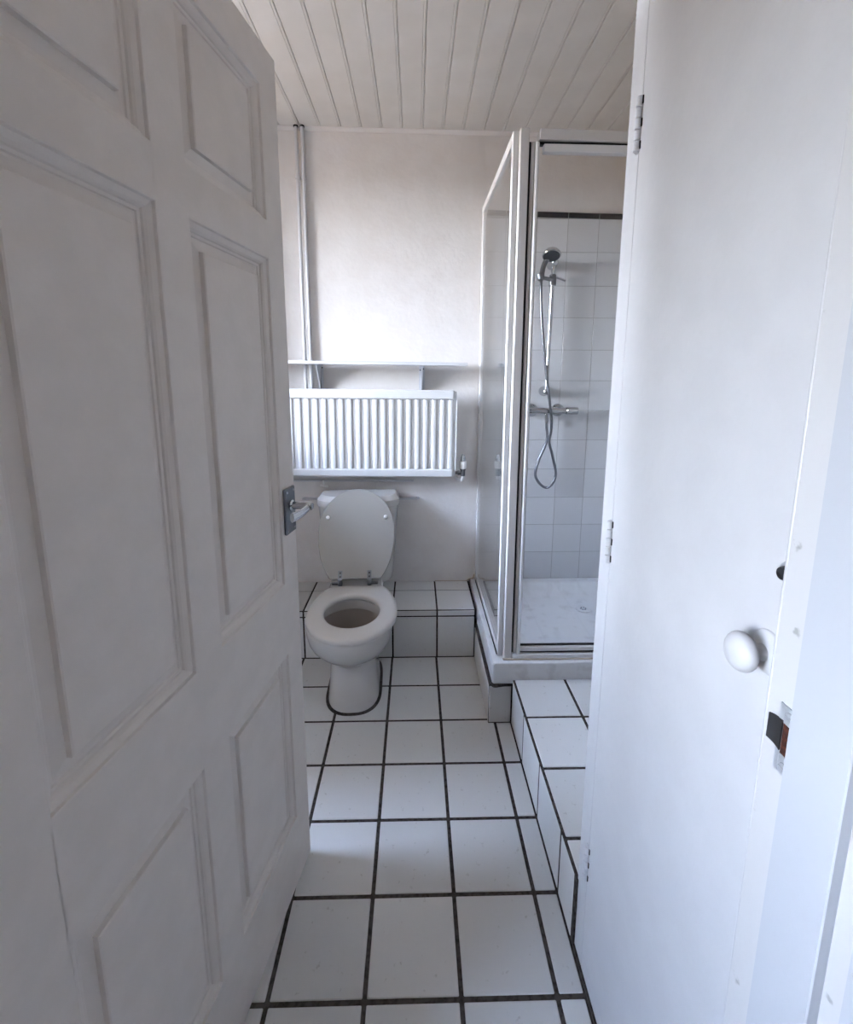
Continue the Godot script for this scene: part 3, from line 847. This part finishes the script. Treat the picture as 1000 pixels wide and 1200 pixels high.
func radiator() -> void:
	var R := root("radiator", "white ribbed panel radiator on the back wall above the toilet", "radiator", Vector3(0.7, 0.81, -1.437))
	R.rotation.z = -0.008
	# local: right end at x = 0.016, y 0 .. 0.42
	var L := -0.98
	var poly := PackedVector2Array()
	var x := 0.0
	poly.append(Vector2(0.014, -0.012))
	poly.append(Vector2(0.014, 0.002))
	poly.append(Vector2(0.0105, 0.002))
	poly.append(Vector2(0.009, -0.007))
	var k := 0
	while true:
		var c := -0.0055 - 0.0396 * k
		if c - 0.02 < L:
			break
		poly.append(Vector2(c + 0.0045, -0.0052))
		poly.append(Vector2(c - 0.0010, -0.0005))
		poly.append(Vector2(c - 0.0025, 0.0006))
		poly.append(Vector2(c - 0.0045, 0.001))
		poly.append(Vector2(c - 0.0125, 0.001))
		poly.append(Vector2(c - 0.0145, 0.0006))
		poly.append(Vector2(c - 0.0160, -0.0005))
		poly.append(Vector2(c - 0.0215, -0.0052))
		k += 1
	poly.append(Vector2(L, -0.007))
	poly.append(Vector2(L, -0.012))
	put("ribbed_panel", mk(prism(poly, Vector3(0, 0.036, 0), Vector3.RIGHT, Vector3(0, 0, 1), Vector3(0, 0.334, 0)), 20.0), M.white_enamel, R)
	for s in [[0.373, 0.416], [0.002, 0.040]]:
		var rings := []
		for q in [[L, 0.004, -0.012], [L, 0.004, -0.002], [L + 0.01, 0.0, 0.004], [-0.006, 0.0, 0.004], [0.0065, 0.006, -0.003], [0.0065, 0.006, -0.012]]:
			rings.append(PackedVector3Array([Vector3(q[0], s[0] + q[1], -0.013), Vector3(q[0], s[0] + q[1], q[2] - 0.003), Vector3(q[0], s[0] + q[1] + 0.004, q[2]), Vector3(q[0], s[1] - q[1] - 0.006, q[2]), Vector3(q[0], s[1] - q[1], q[2] - 0.004), Vector3(q[0], s[1] - q[1], -0.013)]))
		put("seam", mk(loft(rings), 20.0), M.white_enamel, R)
	put("back_plate", mk(box(Vector3(L, 0.004, -0.028), Vector3(0.012, 0.41, -0.0125), 0.003), 20.0), M.white_enamel, R)
	for bx in [-0.85, -0.14]:
		put("bracket", mk(box(Vector3(bx, 0.02, -0.098), Vector3(bx + 0.03, 0.38, -0.028), 0.002)), M.white_enamel, R)
	# valve at the bottom right corner
	var v := put("valve_body", mk(rod(Vector3(0.0, 0.018, -0.026), Vector3(0.05, 0.018, -0.026), 0.0075) + turned(Vector3(0.024, 0.018, -0.026), Vector3(1, 0, 0), [Vector2(0.011, 0), Vector2(0.0125, 0.002), Vector2(0.0125, 0.01), Vector2(0.011, 0.012)], 6) + turned(Vector3(0.05, 0.002, -0.026), Vector3.UP, [Vector2(0.010, 0), Vector2(0.0115, 0.004), Vector2(0.0115, 0.026), Vector2(0.014, 0.03), Vector2(0.014, 0.036)], 24), 30.0), M.dull_chrome, R)
	put("valve_collar", mk(turned(Vector3(0.05, 0.038, -0.026), Vector3.UP, [Vector2(0.0135, 0), Vector2(0.0165, 0.004), Vector2(0.0165, 0.034), Vector2(0.0145, 0.037)], 24), 30.0), M.white_plastic, v)
	put("valve_cap", mk(turned(Vector3(0.05, 0.075, -0.026), Vector3.UP, [Vector2(0.0135, 0), Vector2(0.0135, 0.012), Vector2(0.011, 0.022), Vector2(0.0085, 0.025), Vector2(0.0075, 0.033), Vector2(0.0, 0.034)], 24), 30.0), M.chrome, v)
	put("valve_tail", mk(tube(smooth_path([Vector3(0.05, 0.004, -0.026), Vector3(0.049, -0.012, -0.027), Vector3(0.042, -0.02, -0.035), Vector3(0.03, -0.022, -0.06), Vector3(0.025, -0.022, -0.098)], 6), 0.0085, 14)), M.white_plastic, v)

func pipes_and_shelf() -> void:
	# two vertical heating pipes in the corner
	for k in 2:
		var x: float = [-0.0045, 0.0225][k]
		var o := root("heating_pipe", ["white painted heating pipe of the pair in the corner, the one nearer the open door", "white painted heating pipe of the pair in the corner, the one nearer the shower"][k], "pipe", Vector3(x, 0.83, BACK + 0.02), "", "white heating pipes down the back wall")
		put("pipe", mk(rod(Vector3.ZERO, Vector3(0, CEIL - 0.83 + 0.01, 0), 0.0078)), M.gloss_paint, o)
		for y in [1.335, 0.53]:
			put("clip", mk(turned(Vector3(0, y - 0.007, 0), Vector3.UP, [Vector2(0.0105, 0), Vector2(0.0105, 0.014)], 20) + box(Vector3(-0.006, y - 0.006, -0.02), Vector3(0.006, y + 0.006, 0), 0.001), 30.0), M.gloss_paint, o)
		put("pipe_hole", mk(turned(Vector3(0, CEIL - 0.83 - 0.0025, 0), Vector3.UP, [Vector2(0.0108, 0), Vector2(0.0108, 0.006)], 20)), M.black_seal, o)
	# shelf
	var s := root("shelf", "thin white shelf on two grey brackets above the radiator", "shelf", Vector3(0.757, 1.3365, BACK))
	s.rotation.z = -0.0105
	put("board", mk(box(Vector3(-1.05, 0, 0.031), Vector3(0.0, 0.0145, 0.15), 0.0015), 20.0), M.gloss_paint, s)
	for x in [-0.692, -0.2055]:
		var t := PackedVector3Array()
		t.append_array(box(Vector3(x - 0.013, -0.155, 0.0), Vector3(x + 0.013, -0.001, 0.003), 0.0006))
		t.append_array(box(Vector3(x - 0.010, -0.004, 0.0), Vector3(x + 0.010, -0.0005, 0.125), 0.0006))
		t.append_array(prism(PackedVector2Array([Vector2(0.002, -0.002), Vector2(0.115, -0.002), Vector2(0.11, -0.009), Vector2(0.012, -0.13), Vector2(0.002, -0.14)]), Vector3(x - 0.003, 0, 0), Vector3(0, 0, 1), Vector3.UP, Vector3(0.006, 0, 0)))
		var b := put("bracket", mk(t, 20.0), M.bracket_grey, s)
		for sy in [-0.02, -0.014]:
			var sx := -0.0078 if sy < -0.018 else 0.0075
			put("screw", mk(turned(Vector3(x + sx, sy, 0.003), Vector3(0, 0, 1), [Vector2(0.0032, 0), Vector2(0.0, 0.0014)], 10)), M.dark_metal, b)
	# low batten behind the cistern
	var bt := root("batten", "thin white wooden batten on the back wall behind the cistern", "batten", Vector3(-0.045, 0.681, BACK))
	put("strip", mk(box(Vector3(0, 0, 0), Vector3(0.575, 0.0085, 0.03), 0.002), 20.0), M.gloss_paint, bt)
	put("end_cap", mk(turned(Vector3(0.573, 0.0042, 0.012), Vector3(1, 0, 0), [Vector2(0.0075, 0), Vector2(0.0065, 0.008), Vector2(0.0, 0.011)], 14), 40.0), M.bracket_grey, bt)
	# pipe along the wall under the radiator with a small drain cock
	var p := root("radiator_pipe", "thin white pipe with a drain cock running under the radiator", "pipe", Vector3(0.06, 0.777, BACK + 0.012))
	put("pipe", mk(rod(Vector3(-0.25, 0, 0), Vector3(0.45, -0.003, 0), 0.0055)), M.gloss_paint, p)
	put("drain_cock", mk(rod(Vector3(0, 0, 0), Vector3(0, -0.026, 0.006), 0.0065) + rod(Vector3(-0.014, -0.024, 0.008), Vector3(0.024, -0.03, 0.01), 0.006), 30.0), M.white_plastic, p)

func shower_fittings() -> void:
	var W := BACK + 0.0068
	# bar valve
	var v := root("shower_valve", "chrome shower bar valve on the tiled wall", "shower valve", Vector3(1.158, 1.128, W))
	var ax := Vector3(1, 0, 0)
	put("body", mk(turned(Vector3(-0.085, 0, 0.055), ax, [Vector2(0.014, 0), Vector2(0.0155, 0.003), Vector2(0.0155, 0.167), Vector2(0.014, 0.17)], 28), 40.0), M.chrome, v)
	put("control", mk(turned(Vector3(0.087, 0, 0.055), ax, [Vector2(0.0165, 0), Vector2(0.0185, 0.002), Vector2(0.0185, 0.052), Vector2(0.0165, 0.056)], 20), 30.0), M.chrome, v)
	put("control", mk(turned(Vector3(-0.087, 0, 0.055), -ax, [Vector2(0.0165, 0), Vector2(0.0185, 0.002), Vector2(0.0185, 0.044), Vector2(0.0165, 0.048)], 20), 30.0), M.chrome, v)
	for x in [-0.068, 0.0615]:
		put("escutcheon", mk(turned(Vector3(x, 0, 0), Vector3(0, 0, 1), [Vector2(0.032, 0), Vector2(0.0315, 0.004), Vector2(0.027, 0.011), Vector2(0.019, 0.018), Vector2(0.016, 0.022), Vector2(0.016, 0.05)], 30), 45.0), M.chrome, v)
	put("outlet", mk(turned(Vector3(-0.006, -0.008, 0.055), Vector3(0, -1, 0), [Vector2(0.010, 0), Vector2(0.0105, 0.01), Vector2(0.0085, 0.012), Vector2(0.0085, 0.024)], 20), 40.0), M.chrome, v)
	# riser rail with its slider
	var r := root("shower_rail", "upright chrome shower rail with a sliding holder on the tiled wall", "shower rail", Vector3(1.148, 1.22, W))
	put("rail", mk(rod(Vector3(-0.002, -0.006, 0.05), Vector3(0.006, 0.60, 0.05), 0.0095, 24)), M.chrome, r)
	for q in [[-0.002, 0.0], [0.01, 0.585]]:
		put("wall_bracket", mk(turned(Vector3(q[0], q[1], 0), Vector3(0, 0, 1), [Vector2(0.024, 0), Vector2(0.024, 0.012), Vector2(0.020, 0.022), Vector2(0.017, 0.05), Vector2(0.015, 0.062), Vector2(0.008, 0.067)], 28), 45.0), M.chrome, r)
	var sl := put("slider", mk(turned(Vector3(0.005, 0.482, 0.05), Vector3.UP, [Vector2(0.0145, 0), Vector2(0.0165, 0.004), Vector2(0.0165, 0.046), Vector2(0.0145, 0.05)], 24) + rod(Vector3(-0.055, 0.512, 0.085), Vector3(0.005, 0.508, 0.055), 0.0085) + turned(Vector3(-0.058, 0.500, 0.088), Vector3(-0.1, 1, -0.15), [Vector2(0.013, 0), Vector2(0.016, 0.003), Vector2(0.017, 0.026), Vector2(0.0145, 0.029)], 22), 40.0), M.dull_chrome, r)
	put("clamp_lever", mk(rod(Vector3(0.015, 0.522, 0.055), Vector3(0.062, 0.503, 0.062), 0.0055), 40.0), M.chrome, sl)
	# handset resting in the slider
	var h := root("shower_handset", "round chrome hand shower resting in the rail holder", "shower head", Vector3(1.09, 1.722, W + 0.089))
	var path := smooth_path([Vector3(0.001, 0.0, 0.0), Vector3(0.004, 0.03, -0.006), Vector3(0.012, 0.065, -0.008), Vector3(0.026, 0.094, 0.0), Vector3(0.036, 0.106, 0.014)], 6)
	put("handle", mk(tube(path, 0.0115, 18), 45.0), M.dull_chrome, h)
	var fd := Vector3(-0.08, -0.9, 0.42).normalized()
	var hc := Vector3(0.037, 0.112, 0.018)
	put("head", mk(turned(hc - fd * 0.012, fd, [Vector2(0.004, -0.006), Vector2(0.018, -0.003), Vector2(0.030, 0.006), Vector2(0.039, 0.018), Vector2(0.0415, 0.027), Vector2(0.039, 0.031)], 36), 40.0), M.chrome, h)
	put("spray_face", mk(turned(hc + fd * 0.018, fd, [Vector2(0.0365, 0), Vector2(0.0355, 0.0022), Vector2(0.0, 0.003)], 32), 30.0), M.dark_metal, h)
	# hose: from the handset down, looped under the valve and up to its outlet
	var px := [[1.0905, 1.722, 0.089], [1.0895, 1.70, 0.090], [1.0915, 1.64, 0.090], [1.1048, 1.508, 0.088], [1.1226, 1.3734, 0.086], [1.1435, 1.236, 0.088], [1.1645, 1.1078, 0.088], [1.1705, 1.0345, 0.078], [1.1665, 0.9811, 0.066], [1.1889, 0.9106, 0.055], [1.2115, 0.8224, 0.05], [1.1985, 0.7715, 0.052], [1.1675, 0.7482, 0.055], [1.1300, 0.7717, 0.057], [1.1075, 0.8184, 0.057], [1.1240, 0.8898, 0.056], [1.1498, 0.9522, 0.053], [1.1610, 0.9935, 0.05], [1.1545, 1.0549, 0.052], [1.152, 1.096, 0.055]]
	var pts := []
	for q in px:
		pts.append(Vector3(q[0], q[1], W + q[2]) - Vector3(1.16, 1.1, W))
	pts = smooth_path(pts, 10)
	var rings := []
	var side := Vector3(1, 0, 0)
	for i in pts.size() * 2 - 1:
		var f := i / 2.0
		var p: Vector3 = pts[int(f)].lerp(pts[mini(int(f) + 1, pts.size() - 1)], f - int(f))
		var d: Vector3 = (pts[mini(int(f) + 1, pts.size() - 1)] - pts[maxi(int(f) - 1, 0)]).normalized()
		side = (side - d * side.dot(d)).normalized()
		var rr := 0.0068 if i % 2 else 0.0060
		rings.append(circle(p, side * rr, d.cross(side) * rr, 12))
	var hs := root("shower_hose", "chrome shower hose hanging in a loop below the valve", "hose", Vector3(1.16, 1.1, W))
	put("hose", mk(loft(rings), 45.0), M.dull_chrome, hs)
	put("hose_nut", mk(turned(pts[-1], Vector3(0, -1, 0), [Vector2(0.008, -0.002), Vector2(0.0095, 0), Vector2(0.0095, 0.016), Vector2(0.008, 0.03)], 16), 40.0), M.chrome, hs)
